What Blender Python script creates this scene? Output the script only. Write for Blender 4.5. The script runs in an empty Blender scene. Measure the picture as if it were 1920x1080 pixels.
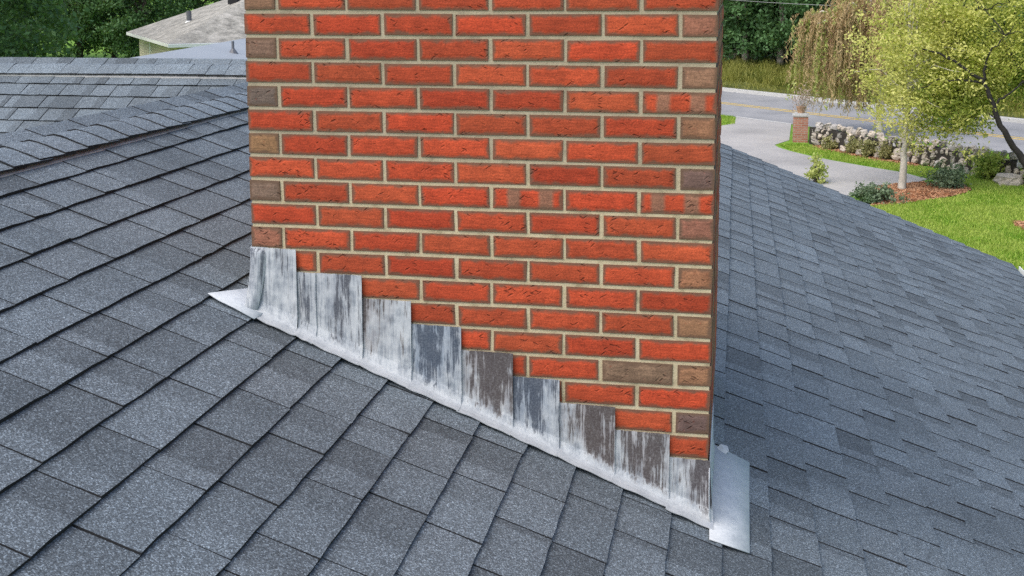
import bpy, math, random
import numpy as np
from mathutils import Matrix, Vector
R = math.radians
random.seed(7)
rng = np.random.default_rng(11)
scn = bpy.context.scene
col = scn.collection

# ------------------------------------------------------------------ camera, sky, sun, exposure
CAM = np.array([1.3565, -3.091, 0.7645])
YAW, PITCH, ROLL = R(-10.83), R(7.80), R(-0.178)
FPX, PPY = 2186.7, 261.0
f_ = np.array([math.sin(YAW) * math.cos(PITCH), math.cos(YAW) * math.cos(PITCH), -math.sin(PITCH)])
r_ = np.array([math.cos(YAW), -math.sin(YAW), 0.0])
u_ = np.cross(r_, f_)
r2 = math.cos(ROLL) * r_ + math.sin(ROLL) * u_
u2 = -math.sin(ROLL) * r_ + math.cos(ROLL) * u_
cd = bpy.data.cameras.new('camera')
cam = bpy.data.objects.new('camera', cd)
col.objects.link(cam)
m = Matrix.Identity(4)
for i in range(3):
    m[i][0], m[i][1], m[i][2], m[i][3] = r2[i], u2[i], -f_[i], CAM[i]
cam.matrix_world = m
cd.sensor_width = 36.0
cd.lens = FPX / 1920 * 36
cd.shift_y = -(540 - PPY) / 1920
cd.clip_start, cd.clip_end = 0.05, 2000
scn.camera = cam

SUN_AZ, SUN_EL = R(218), R(54)          # azimuth of the sun clockwise from +Y
wd = bpy.data.worlds.new('World')
scn.world = wd
wd.use_nodes = True
wn = wd.node_tree
bg = wn.nodes['Background']
sky = wn.nodes.new('ShaderNodeTexSky')
sky.sky_type = 'NISHITA'
sky.sun_disc = False
sky.sun_elevation = SUN_EL
sky.sun_rotation = SUN_AZ
sky.air_density, sky.dust_density, sky.ozone_density = 1.0, 3.0, 1.0
wn.links.new(sky.outputs[0], bg.inputs[0])
bg.inputs[1].default_value = 0.15
sd = bpy.data.lights.new('sun', 'SUN')
sd.energy = 1.5
sd.angle = R(70)
sd.color = (1.0, 0.95, 0.87)
sun = bpy.data.objects.new('sun', sd)
col.objects.link(sun)
sv = Vector((math.sin(SUN_AZ) * math.cos(SUN_EL), math.cos(SUN_AZ) * math.cos(SUN_EL), math.sin(SUN_EL)))
sun.rotation_euler = sv.to_track_quat('Z', 'Y').to_euler()
sun.location = sv * 60
scn.view_settings.view_transform = 'Standard'
scn.view_settings.look = 'None'
scn.view_settings.exposure = 0.6
scn.view_settings.gamma = 1.0
scn.render.engine = 'CYCLES'
scn.cycles.use_denoising = False
scn.cycles.max_bounces = 6
scn.cycles.transparent_max_bounces = 6


def project(P):
    d = np.atleast_2d(P) - CAM
    z = d @ f_
    z = np.where(z < 0.05, np.nan, z)
    return np.c_[960 + FPX * (d @ r2) / z, PPY - FPX * (d @ u2) / z]


# ------------------------------------------------------------------ node helpers
class NT:
    def __init__(s, name):
        s.mat = bpy.data.materials.new(name)
        s.mat.use_nodes = True
        s.t = s.mat.node_tree
        s.b = s.t.nodes['Principled BSDF']
        s.out = s.t.nodes['Material Output']

    def n(s, typ, ins=None, **kw):
        nd = s.t.nodes.new('ShaderNode' + typ)
        for k, v in kw.items():
            setattr(nd, k, v)
        for k, v in (ins or {}).items():
            s.put(nd.inputs[k], v)
        return nd

    def put(s, sock, v):
        if isinstance(v, bpy.types.NodeSocket):
            s.t.links.new(v, sock)
        else:
            sock.default_value = v

    def math(s, op, a, b=0.0, clamp=False):
        nd = s.n('Math', {0: a, 1: b}, operation=op)
        nd.use_clamp = clamp
        return nd.outputs[0]

    def mix(s, f, a, b, mode='MIX'):
        nd = s.n('Mix', data_type='RGBA', blend_type=mode)
        s.put(nd.inputs[0], f)
        s.put(nd.inputs[6], a)
        s.put(nd.inputs[7], b)
        return nd.outputs[2]

    def ramp(s, f, stops, interp='LINEAR'):
        nd = s.n('ValToRGB', {0: f})
        e = nd.color_ramp.elements
        nd.color_ramp.interpolation = interp
        while len(e) < len(stops):
            e.new(0.5)
        for x, (p, c) in zip(e, stops):
            x.position = p
            x.color = (c[0], c[1], c[2], 1) if hasattr(c, '__len__') else (c, c, c, 1)
        return nd.outputs[0]

    def noise(s, vec, scale, detail=3.0, rough=0.55, out=0, **kw):
        nd = s.n('TexNoise', {'Scale': scale, 'Detail': detail, 'Roughness': rough}, **kw)
        if vec is not None:
            s.put(nd.inputs['Vector'], vec)
        return nd.outputs[out]

    def vscale(s, vec, sc):
        return s.n('Mapping', {0: vec, 3: sc}).outputs[0]

    def bump(s, h, strength, dist, normal=None):
        nd = s.n('Bump', {'Height': h, 'Strength': strength, 'Distance': dist})
        if normal is not None:
            s.put(nd.inputs['Normal'], normal)
        return nd.outputs[0]

    def set(s, **kw):
        for k, v in kw.items():
            s.put(s.b.inputs[k.replace('_', ' ')], v)
        return s.mat


def c4(r, g, b):
    return (r, g, b, 1)


def mat_shingle(name, per_island, caps=False):
    T = NT(name)
    tc = T.n('TexCoord')
    geo = T.n('NewGeometry')
    pos = geo.outputs['Position']
    rnd = geo.outputs['Random Per Island'] if per_island else T.n('ObjectInfo').outputs['Random']
    wn1 = T.n('TexWhiteNoise', {'W': T.math('MULTIPLY', rnd, 91.7)}, noise_dimensions='1D')
    sep = T.n('SeparateColor', {0: wn1.outputs['Color']})
    uv = T.n('UVMap', uv_map='UVMap').outputs[0]
    su = T.n('SeparateXYZ', {0: uv})
    # blend drops: part of each tab carries a darker granule mix
    edge = T.math('ADD', T.math('MULTIPLY', sep.outputs[1], 1.05), .22)
    wob = T.math('MULTIPLY', T.math('SUBTRACT', T.noise(pos, 30, 2), 0.5), 0.14)
    band = T.math('GREATER_THAN', T.math('ADD', su.outputs[0], wob), edge)
    bandamt = T.math('MULTIPLY', band, T.math('ADD', T.math('MULTIPLY', sep.outputs[2], .24), .10))
    tone = T.math('ADD', T.math('MULTIPLY', sep.outputs[0], .22), .89)
    if caps:
        bandamt = T.math('MULTIPLY', bandamt, 0.0)
        tone = T.math('ADD', T.math('MULTIPLY', sep.outputs[0], .12), 1.14)
    base = T.mix(T.math('MULTIPLY', sep.outputs[2], 0.5), c4(.128, .156, .179), c4(.134, .157, .176))
    big = T.ramp(T.noise(pos, 1.7, 3), [(.3, .86), (.7, 1.12)])
    base = T.mix(1.0, base, big, 'MULTIPLY')
    g1 = T.noise(pos, 260, 2, .7)
    g2 = T.n('TexVoronoi', {'Vector': pos, 'Scale': 380.0}, feature='F1').outputs['Color']
    gv = T.n('SeparateColor', {0: g2}).outputs[0]
    gran = T.ramp(gv, [(0, .25), (.40, .75), (.70, 1.15), (.88, 1.9), (1, 3.2)])
    base = T.mix(.72, base, T.mix(1.0, base, gran, 'MULTIPLY'))
    k = T.math('MULTIPLY', tone, T.math('SUBTRACT', 1.0, bandamt))
    kc = T.n('CombineColor', {0: k, 1: k, 2: k}).outputs[0]
    base = T.mix(1.0, base, kc, 'MULTIPLY')
    rust = T.ramp(T.noise(pos, 4.5, 4, .65), [(.60, 0), (.72, 1)])
    base = T.mix(T.math('MULTIPLY', rust, .03), base, c4(.19, .15, .155))
    h = T.math('ADD', T.math('MULTIPLY', gv, 1.0), T.math('MULTIPLY', g1, .8))
    nrm = T.bump(h, .55, .0016)
    return T.set(Base_Color=base, Roughness=.86, Normal=nrm, Specular_IOR_Level=.35)


def mat_brick(name, banded=False):
    T = NT(name)
    info = T.n('ObjectInfo')
    tc = T.n('TexCoord')
    rnd = info.outputs['Random']
    off = T.n('CombineXYZ', {0: T.math('MULTIPLY', rnd, 37.), 1: T.math('MULTIPLY', rnd, 11.), 2: T.math('MULTIPLY', rnd, 71.)})
    vec = T.n('VectorMath', {0: tc.outputs['Object'], 1: off.outputs[0]}, operation='ADD').outputs[0]
    base = info.outputs['Color']
    brown = c4(.235, .135, .085)
    if banded:
        x = T.n('SeparateXYZ', {0: tc.outputs['Object']}).outputs[0]
        x = T.math('ADD', x, T.math('MULTIPLY', T.math('SUBTRACT', T.noise(vec, 60, 2), .5), .008))
        x = T.math('ADD', x, T.math('MULTIPLY', T.math('SUBTRACT', rnd, .5), .022))
        b1 = T.ramp(T.math('MULTIPLY', T.math('ABSOLUTE', T.math('ADD', x, .047)), 10.0), [(.13, 1), (.23, 0)])
        b2 = T.ramp(T.math('MULTIPLY', T.math('ABSOLUTE', T.math('SUBTRACT', x, .043)), 10.0), [(.15, 1), (.25, 0)])
        base = T.mix(T.math('MULTIPLY', T.math('ADD', b1, b2, True), .85), base, brown)
    base = T.mix(.5, base, T.mix(1.0, base, T.ramp(T.noise(vec, 22, 4, .6), [(.3, .62), (.7, 1.35)]), 'MULTIPLY'))
    base = T.mix(T.math('MULTIPLY', T.ramp(T.noise(vec, 75, 3, .6), [(.62, 0), (.75, 1)]), .4), base, c4(.25, .035, .015))
    base = T.mix(.55, base, T.mix(1.0, base, T.ramp(T.noise(vec, 260, 2, .7), [(.3, .5), (.7, 1.6)]), 'MULTIPLY'))
    score = T.noise(T.vscale(vec, (30, 30, 210)), 1.0, 3, .6)
    base = T.mix(.4, base, T.mix(1.0, base, T.ramp(score, [(.32, .6), (.66, 1.35)]), 'MULTIPLY'))
    # kiln-darkened arrises with an uneven inner border
    rim = T.n('Attribute', attribute_name='rim').outputs['Fac']
    rr = T.math('ADD', rim, T.math('MULTIPLY', T.math('SUBTRACT', T.noise(vec, 34, 3), .5), 1.3))
    rim_amt = T.ramp(rr, [(.30, 0), (.80, 1)])
    base = T.mix(T.math('MULTIPLY', rim_amt, .86), base, c4(.135, .082, .052))
    # drag creases and pits left by the wire-cut
    warp = T.n('VectorMath', {0: vec, 1: T.n('VectorMath', {0: T.noise(vec, 30, 2, out=1), 1: (.012, .012, .012)}, operation='MULTIPLY').outputs[0]}, operation='ADD').outputs[0]

    def strokes(ang, sx, sz):
        rot = T.n('Mapping', {0: warp, 2: (0, ang, 0)}).outputs[0]
        return T.n('TexVoronoi', {'Vector': T.vscale(rot, (sx, 30, sz)), 'Scale': 1.0}, feature='F1').outputs['Distance']
    v1, v2 = strokes(.6, 24, 90), strokes(-.45, 28, 100)
    sel = T.ramp(T.noise(vec, 19, 1), [(.52, 0), (.62, 1)])
    cr = T.math('MULTIPLY', T.ramp(T.math('MINIMUM', v1, v2), [(.10, 1), (.26, 0)]), sel)
    base = T.mix(T.math('MULTIPLY', cr, .45), base, c4(.085, .024, .013))
    fine = T.noise(vec, 190, 3, .65)
    h = T.math('SUBTRACT', T.math('ADD', T.math('MULTIPLY', fine, .35), T.math('MULTIPLY', score, .3)), T.math('MULTIPLY', cr, 1.0))
    nrm = T.bump(h, 1.0, .0034)
    return T.set(Base_Color=base, Roughness=.8, Normal=nrm, Specular_IOR_Level=.3)


def mat_plain(name, colr, rough=.7, var=.25, scale=6, bump=0.0, bscale=60, spec=.4, metal=0.0):
    T = NT(name)
    pos = T.n('NewGeometry').outputs['Position']
    f = T.ramp(T.noise(pos, scale, 4, .6), [(.28, 1 - var), (.72, 1 + var)])
    base = T.mix(1.0, c4(*colr), f, 'MULTIPLY')
    kw = dict(Base_Color=base, Roughness=rough, Specular_IOR_Level=spec, Metallic=metal)
    if bump:
        kw['Normal'] = T.bump(T.noise(pos, bscale, 4, .6), .7, bump)
    return T.set(**kw)


def mat_mortar():
    T = NT('mortar')
    pos = T.n('NewGeometry').outputs['Position']
    base = T.ramp(T.noise(pos, 14, 4, .65), [(.28, (.27, .225, .14)), (.46, (.50, .425, .275)), (.75, (.62, .54, .37))])
    z = T.n('SeparateXYZ', {0: pos}).outputs[2]
    soot = T.ramp(T.math('ADD', z, T.math('MULTIPLY', T.noise(pos, 3, 2), .3)), [(.0, 0), (1.0, 1)])
    soot = T.ramp(T.math('MULTIPLY_ADD', z, 1.0), [(0.66, 0), (0.80, .5)])
    base = T.mix(soot, base, c4(.29, .255, .20))
    nrm = T.bump(T.noise(pos, 150, 4, .7), .8, .003)
    return T.set(Base_Color=base, Roughness=.9, Normal=nrm, Specular_IOR_Level=.2)


def mat_lead(name, plain=False):
    """weathered lead: obj.color = (stain amount, brown share, streak centre)"""
    T = NT(name)
    info = T.n('ObjectInfo')
    pos = T.n('NewGeometry').outputs['Position']
    uv = T.n('UVMap', uv_map='UVMap').outputs[0]
    su = T.n('SeparateXYZ', {0: uv})
    u, v = su.outputs[0], su.outputs[1]
    sc = T.n('SeparateColor', {0: info.outputs['Color']})
    amt, brn, cen = sc.outputs[0], sc.outputs[1], sc.outputs[2]
    st = T.noise(T.vscale(pos, (130, 130, 8)), 1.0, 5, .7)
    grit = T.noise(pos, 210, 3, .7)
    st2 = T.noise(T.vscale(pos, (38, 38, 4.5)), 1.0, 3, .6)
    blot = T.noise(pos, 24, 4, .65)
    pale = T.ramp(T.math('MULTIPLY_ADD', st, .55, ), [(.0, 0), (1, 1)])
    base = T.ramp(T.math('ADD', T.math('MULTIPLY', st, .55), T.math('MULTIPLY', blot, .45)),
                  [(.32, (.10, .115, .135)), (.42, (.28, .31, .345)), (.52, (.46, .49, .515)), (.70, (.66, .68, .69))])
    if not plain:
        d = T.math('ABSOLUTE', T.math('SUBTRACT', u, cen))
        near = T.ramp(d, [(.05, 1), (.45, .45), (.85, .1)])
        top = T.ramp(v, [(.12, .1), (.30, .55), (.85, 1)])
        k = T.math('MULTIPLY', T.math('MULTIPLY', T.math('MULTIPLY', near, top), amt), T.ramp(T.noise(T.vscale(pos, (1, 1, .5)), 34, 3, .6), [(.32, .5), (.62, 1.3)]))
        f = T.math('ADD', k, T.math('MULTIPLY', T.math('SUBTRACT', T.math('ADD', T.math('MULTIPLY', st, .6), T.math('MULTIPLY', st2, .4)), .5), 4.6))
        stain = T.ramp(f, [(.30, 0), (.62, 1)])
        stain = T.math('MULTIPLY', stain, T.ramp(grit, [(.3, .72), (.55, 1)]))
        stain = T.math('MULTIPLY', stain, T.ramp(v, [(.06, 0), (.2, 1)]))
        dark = T.mix(brn, c4(.026, .044, .076), c4(.042, .023, .016))
        dark = T.mix(T.math('MULTIPLY', blot, .08), dark, c4(.20, .19, .19))
        mid = T.mix(brn, c4(.26, .33, .42), c4(.30, .25, .23))
        base = T.mix(T.math('MULTIPLY', T.ramp(T.math('MULTIPLY', k, 1.3), [(.2, 0), (.8, .55)]), T.ramp(v, [(.1, 0), (.3, 1)])), base, mid)
        base = T.mix(T.math('MULTIPLY', stain, .90), base, dark)
        foot = T.ramp(v, [(.0, 1), (.13, .7), (.24, 0)])
        base = T.mix(T.math('MULTIPLY', foot, .8), base, c4(.42, .44, .46))
    else:
        base = T.mix(.6, base, c4(.50, .54, .58))
    h = T.math('ADD', T.math('MULTIPLY', T.noise(pos, 11, 3), 1.0), T.math('MULTIPLY', blot, .25))
    nrm = T.bump(h, .5, .0035)
    return T.set(Base_Color=base, Roughness=T.ramp(blot, [(.3, .58), (.7, .8)]), Normal=nrm, Metallic=.05, Specular_IOR_Level=.5)


def mat_leaf(name, cols, trans=.35, rough=.55):
    T = NT(name)
    geo = T.n('NewGeometry')
    r = geo.outputs['Random Per Island']
    n = len(cols)
    pos = geo.outputs['Position']
    clump = T.noise(pos, 1.1, 2)
    f = T.math('ADD', T.math('MULTIPLY', r, .55), T.math('MULTIPLY_ADD', clump, 1.6))
    f = T.math('SUBTRACT', f, .58)
    base = T.ramp(f, [(i / (n - 1), c) for i, c in enumerate(cols)])
    T.set(Base_Color=base, Roughness=rough, Specular_IOR_Level=.35)
    tr = T.n('BsdfTranslucent', {'Color': T.mix(.3, base, c4(.36, .46, .05), 'MIX')})
    mx = T.n('MixShader', {0: trans})
    T.t.links.new(T.b.outputs[0], mx.inputs[1])
    T.t.links.new(tr.outputs[0], mx.inputs[2])
    T.t.links.new(mx.outputs[0], T.out.inputs[0])
    return T.mat


def mat_ground(name, stops, scale, fine, bump=.0, rough=.9, stretch=(1, 1, 1)):
    T = NT(name)
    pos = T.vscale(T.n('NewGeometry').outputs['Position'], stretch)
    f = T.math('ADD', T.math('MULTIPLY', T.noise(pos, scale, 5, .6), .6), T.math('MULTIPLY', T.noise(pos, fine, 3, .7), .4))
    base = T.ramp(f, stops)
    kw = dict(Base_Color=base, Roughness=rough, Specular_IOR_Level=.25)
    if bump:
        kw['Normal'] = T.bump(T.noise(pos, fine, 4, .7), .8, bump)
    return T.set(**kw)


def mat_bricktex(name):
    T = NT(name)
    tc = T.n('TexCoord')
    geo = T.n('NewGeometry')
    x = T.n('SeparateXYZ', {0: tc.outputs['Object']})
    vec = T.n('CombineXYZ', {0: T.math('ADD', x.outputs[0], x.outputs[1]), 1: x.outputs[2], 2: 0.0})
    b = T.n('TexBrick', {'Vector': vec.outputs[0], 'Color1': c4(.33, .13, .085), 'Color2': c4(.42, .20, .14), 'Mortar': c4(.42, .37, .31),
                         'Scale': 1.0, 'Mortar Size': .006, 'Brick Width': .205, 'Row Height': .072})
    nrm = T.bump(T.math('SUBTRACT', 1.0, b.outputs['Fac']), .8, .006)
    return T.set(Base_Color=b.outputs['Color'], Roughness=.85, Normal=nrm)


M = {}
M['shingle'] = mat_shingle('shingle_granules', False)
M['shingle_mass'] = mat_shingle('shingle_granules_mass', True)
M['shingle_cap'] = mat_shingle('cap_granules', False, True)
M['asphalt_edge'] = mat_plain('asphalt_cut_edge', (.018, .019, .022), .85, .3, 40)
M['brick'] = mat_brick('red_brick')
M['brick_band'] = mat_brick('banded_brick', True)
M['mortar'] = mat_mortar()
M['lead'] = mat_lead('weathered_lead')
M['lead_plain'] = mat_lead('new_lead', True)
M['vent'] = mat_plain('ridge_vent_plastic', (.50, .49, .48), .7, .12, 20, .002)
M['dark'] = mat_plain('dark_underlay', (.02, .021, .024), .9, .2)
M['white'] = mat_plain('white_paint', (.78, .79, .78), .45, .06, 3)
M['siding'] = mat_plain('cream_siding', (.60, .54, .42), .7, .08, 2)
M['tan_roof'] = mat_ground('tan_shingles', [(.34, (.15, .145, .13)), (.5, (.31, .30, .265)), (.66, (.48, .46, .415))], 2.2, 7, .02)
M['gar_roof'] = mat_ground('grey_membrane', [(.3, (.30, .33, .36)), (.7, (.37, .40, .43))], .6, 8, .004, .6)
M['asphalt'] = mat_ground('worn_asphalt', [(.3, (.19, .195, .205)), (.5, (.29, .295, .305)), (.72, (.37, .37, .38))], .7, 30, .006)
M['drive'] = mat_ground('pale_driveway', [(.28, (.24, .235, .23)), (.5, (.37, .36, .35)), (.72, (.49, .475, .455))], .45, 25, .006)
M['kerb'] = mat_ground('kerb_concrete', [(.3, (.42, .42, .41)), (.7, (.55, .55, .53))], 1.5, 20, .004)
M['yellow'] = mat_plain('yellow_line_paint', (.66, .46, .08), .7, .2, 8)
M['lawn'] = mat_ground('lawn_ground', [(.3, (.075, .165, .014)), (.5, (.135, .265, .026)), (.72, (.22, .35, .05))], .55, 7, .02, .9, (1, .5, 1))
M['bank'] = mat_ground('rough_verge', [(.3, (.05, .055, .016)), (.5, (.10, .115, .03)), (.72, (.17, .16, .055))], .8, 6, .03)
M['mulch'] = mat_ground('bark_mulch', [(.3, (.09, .033, .016)), (.5, (.22, .085, .04)), (.72, (.36, .17, .085))], 3, 28, .03)
M['stone'] = None
M['bricktex'] = mat_bricktex('pillar_brickwork')
M['pipe'] = mat_plain('grey_pipe', (.12, .125, .14), .5, .1)
M['bark'] = mat_plain('dark_bark', (.055, .045, .038), .9, .4, 9, .02, 30)
M['bark_pale'] = mat_plain('pale_bark', (.50, .46, .39), .8, .2, 9, .006, 30)
M['bark_grey'] = mat_plain('grey_bark', (.26, .24, .20), .85, .3, 9, .01, 30)
M['wire'] = mat_plain('cable_sheath', (.25, .25, .25), .6, .1)
M['leaf_dark'] = mat_leaf('leaves_dark', [(.004, .014, .005), (.010, .032, .010), (.021, .068, .018), (.075, .16, .055)], .25)
M['leaf_wood'] = mat_leaf('leaves_wood', [(.004, .014, .005), (.011, .036, .010), (.026, .080, .022), (.10, .21, .075)], .25)
M['leaf_yellow'] = mat_leaf('leaves_yellow', [(.10, .18, .03), (.26, .35, .045), (.44, .48, .075), (.70, .68, .22)], .4)
M['bark_black'] = mat_plain('black_bark', (.026, .023, .021), .9, .3, 9, .01, 30)
M['leaf_lime2'] = mat_leaf('leaves_yellowgreen', [(.07, .16, .022), (.18, .30, .04), (.36, .44, .06), (.62, .62, .16)], .4)
M['leaf_green'] = mat_leaf('leaves_green', [(.045, .12, .022), (.10, .22, .04), (.20, .33, .055), (.42, .47, .10)], .4)
M['leaf_brown'] = mat_leaf('leaves_brown', [(.13, .070, .038), (.27, .155, .085), (.40, .25, .14), (.52, .39, .20)], .2)
M['leaf_lime'] = mat_leaf('leaves_lime', [(.10, .19, .03), (.20, .31, .05), (.32, .42, .09), (.48, .52, .17)], .35)
M['leaf_shrub'] = mat_leaf('leaves_shrub', [(.018, .045, .018), (.04, .085, .035), (.075, .13, .06), (.16, .22, .13)], .2)
M['leaf_bronze'] = mat_leaf('leaves_bronze', [(.10, .075, .03), (.18, .14, .05), (.25, .22, .08), (.33, .32, .14)], .25)
M['grass'] = mat_leaf('grass_blades', [(.06, .16, .012), (.14, .31, .022), (.25, .43, .04), (.42, .53, .10)], .4)
M['weed'] = mat_leaf('verge_weeds', [(.025, .045, .010), (.07, .10, .016), (.15, .18, .03), (.30, .30, .07)], .3)
M['chips'] = mat_leaf('mulch_chips', [(.10, .035, .016), (.22, .085, .04), (.34, .15, .07), (.46, .26, .15)], .0, .9)


def mat_stone():
    T = NT('field_stone')
    info = T.n('ObjectInfo')
    pos = T.n('NewGeometry').outputs['Position']
    base = T.ramp(info.outputs['Random'], [(0, (.25, .235, .21)), (.35, (.44, .39, .33)), (.7, (.52, .45, .37)), (1, (.36, .36, .36))])
    base = T.mix(1.0, base, T.ramp(T.noise(pos, 9, 4, .65), [(.3, .6), (.7, 1.3)]), 'MULTIPLY')
    return T.set(Base_Color=base, Roughness=.9, Normal=T.bump(T.noise(pos, 22, 4), .8, .02))


M['stone'] = mat_stone()


# ------------------------------------------------------------------ object helpers
def mesh(name, V, F, mat=None, smooth=False):
    me = bpy.data.meshes.new(name)
    me.from_pydata([tuple(map(float, v)) for v in V], [], [tuple(map(int, f)) for f in F])
    if mat:
        me.materials.append(mat)
    if smooth:
        me.polygons.foreach_set('use_smooth', [True] * len(me.polygons))
    me.update()
    return me


def add(name, me, parent=None, inv=None, **props):
    o = bpy.data.objects.new(name, me)
    col.objects.link(o)
    if parent is not None:
        o.parent = parent
        if inv is not None:
            o.matrix_parent_inverse = inv
    for k, v in props.items():
        o[k] = v
    return o


def box(x0, x1, y0, y1, z0, z1):
    V = [(x, y, z) for z in (z0, z1) for y in (y0, y1) for x in (x0, x1)]
    F = [(0, 2, 3, 1), (4, 5, 7, 6), (0, 1, 5, 4), (2, 6, 7, 3), (0, 4, 6, 2), (1, 3, 7, 5)]
    return V, F


def join(parts):
    V, F = [], []
    for v, f in parts:
        n = len(V)
        V += list(v)
        F += [tuple(i + n for i in q) for q in f]
    return V, F


def prism(poly, z0, z1):
    n = len(poly)
    V = [(x, y, z0) for x, y in poly] + [(x, y, z1) for x, y in poly]
    F = [tuple(range(n, 2 * n)), tuple(reversed(range(n)))] + [(i, (i + 1) % n, n + (i + 1) % n, n + i) for i in range(n)]
    return V, F


def tube(P, Rr, seg=7):
    P = [np.array(p, float) for p in P]
    V, F = [], []
    for i, p in enumerate(P):
        t = P[min(i + 1, len(P) - 1)] - P[max(i - 1, 0)]
        t = t / (np.linalg.norm(t) + 1e-9)
        a = np.cross(t, (0.3, 0.9, 0.2))
        a /= np.linalg.norm(a) + 1e-9
        b = np.cross(t, a)
        for k in range(seg):
            an = 2 * math.pi * k / seg
            V.append(p + Rr[i] * (math.cos(an) * a + math.sin(an) * b))
    for i in range(len(P) - 1):
        for k in range(seg):
            F.append((i * seg + k, i * seg + (k + 1) % seg, (i + 1) * seg + (k + 1) % seg, (i + 1) * seg + k))
    F.append(tuple(reversed(range(seg))))
    F.append(tuple((len(P) - 1) * seg + k for k in range(seg)))
    return V, F


def quads_mesh(name, V, mat, smooth=False):
    """V: (n,4,3) array -> one mesh of separate quads"""
    n = len(V)
    me = bpy.data.meshes.new(name)
    me.vertices.add(4 * n)
    me.loops.add(4 * n)
    me.polygons.add(n)
    me.vertices.foreach_set('co', np.ascontiguousarray(V, dtype=np.float32).ravel())
    me.loops.foreach_set('vertex_index', np.arange(4 * n, dtype=np.int32))
    me.polygons.foreach_set('loop_start', np.arange(0, 4 * n, 4, dtype=np.int32))
    me.materials.append(mat)
    me.update(calc_edges=True)
    return me


def leaf_quads(C, L, W, r, droop=0.0, flat=0.0):
    n = len(C)
    d = r.normal(size=(n, 3))
    d[:, 2] = d[:, 2] * (1 - flat) - droop
    d /= np.linalg.norm(d, axis=1, keepdims=True) + 1e-9
    s = np.cross(d, r.normal(size=(n, 3)))
    s /= np.linalg.norm(s, axis=1, keepdims=True) + 1e-9
    l = L * r.uniform(.65, 1.3, (n, 1))
    w = W * r.uniform(.65, 1.3, (n, 1))
    return np.stack([C - d * l * .5, C + s * w * .5 - d * l * .05, C + d * l * .5, C - s * w * .5 - d * l * .05], 1)


def set_uv(me, uvs):
    uv = me.uv_layers.new(name='UVMap')
    li = np.zeros(len(me.loops), dtype=np.int32)
    me.loops.foreach_get('vertex_index', li)
    uv.data.foreach_set('uv', np.asarray(uvs, dtype=np.float32)[li].ravel())


def structure(name, V, F, mat, **kw):
    o = add(name, mesh(name, V, F, mat), kind='structure', **kw)
    return o


def empty(name, loc, label, cat, group=None):
    o = bpy.data.objects.new(name, None)
    o.empty_display_size = .2
    col.objects.link(o)
    o.location = loc
    o['label'] = label
    o['category'] = cat
    if group:
        o['group'] = group
    return o


GZ = -4.3                                   # ground level (camera stands on the ridge side of the roof)
RD, RN = np.array([.7071, -.7071]), np.array([.7071, .7071])


def road_pt(c, t):
    p = RN * (c / 1.41421) + RD * t
    return (p[0], p[1])


# ------------------------------------------------------------------ ground, road, driveway
g = 900
structure('ground', [(-g, -g, GZ), (g, -g, GZ), (g, g, GZ), (-g, g, GZ)], [(0, 1, 2, 3)], M['lawn'])


def sheet(name, poly, dz, mat, kind='structure', **kw):
    V = [(x, y, GZ + dz) for x, y in poly]
    return add(name, mesh(name, V, [tuple(range(len(V)))], mat), kind=kind, **kw)


sheet('driveway', [(1.45, 40.52), (3.35, 38.62), (3.1, 34.4), (2.61, 33.25), (2.72, 32.7), (3.0, 32.06), (3.5, 31.2), (4.1, 30.37), (5.12, 29.22),
                   (5.73, 28.61), (6.24, 27.6), (5.9, 26.9), (4.78, 26.11), (4.18, 25.07), (3.2, 22.8), (1.0, 19.5), (-3, 18), (-5, 30),
                   (.0, 36.7), (.9, 37.7), (1.41, 38.6)], .008, M['drive'])
sheet('road', [road_pt(42, -90), road_pt(42, 90), road_pt(51.5, 90), road_pt(51.5, -90)], .004, M['asphalt'])
for k, c in enumerate((46.06, 46.54)):
    sheet('road_marking', [road_pt(c - .09, -90), road_pt(c - .09, 90), road_pt(c + .09, 90), road_pt(c + .09, -90)], .008, M['yellow'])
sheet('driveway_seam', [(1.42, 40.45), (3.32, 38.55), (3.38, 38.75), (1.47, 40.66)], .013, M['kerb'])
V, F = [], []
for t0, t1 in [(-90, 90)]:
    P = [road_pt(51.5, t0), road_pt(51.5, t1), road_pt(52.0, t1), road_pt(52.0, t0)]
    V, F = prism(P, GZ - .05, GZ + .13)
structure('kerb', V, F, M['kerb'])
# bank beyond the road
nb, mb = 60, 10
prof = [(52.0, .10), (53.2, .13), (54.2, .18), (55.5, .38), (57.0, .55), (59, .65), (63, .8), (72, 1.0), (90, 1.6), (130, 2.6)]
V, F = [], []
for j, (c, h) in enumerate(prof):
    for i in range(nb):
        t = -100 + 200 * i / (nb - 1)
        x, y = road_pt(c, t)
        V.append((x, y, GZ + h + (rng.normal() * .07 if 1 < j else 0)))
for j in range(mb - 1):
    for i in range(nb - 1):
        a = j * nb + i
        F.append((a, a + 1, a + nb + 1, a + nb))
structure('bank', V, F, M['bank'])
sheet('mulch_strip', [(3.75, 33.05), (4.3, 32.0), (4.76, 31.3), (5.3, 30.55), (5.91, 29.9), (6.3, 29.6), (6.4, 30.2), (5.4, 31.2), (4.6, 32.5), (4.0, 33.3)], .012, M['mulch'],
      label='reddish bark mulch strip along the foot of the stone wall')
ring = [(4.45, 23.7), (4.9, 23.75), (5.35, 24.2), (6.0, 24.75), (6.7, 25.5), (7.05, 26.2), (6.95, 26.8), (6.5, 27.1), (5.9, 27.0), (5.3, 26.65), (4.85, 26.2), (4.45, 25.2)]
sheet('mulch_bed', ring, .014, M['mulch'], label='reddish bark mulch bed round the white trunk')
sheet('mulch_patch', [(7.55 + .5 * math.cos(a) * (1 + .1 * math.sin(3 * a)), 21.95 + .55 * math.sin(a)) for a in np.linspace(0, 6.283, 14)[:-1]], .012, M['mulch'],
      label='small mulch patch in the lawn at the right edge')


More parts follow.
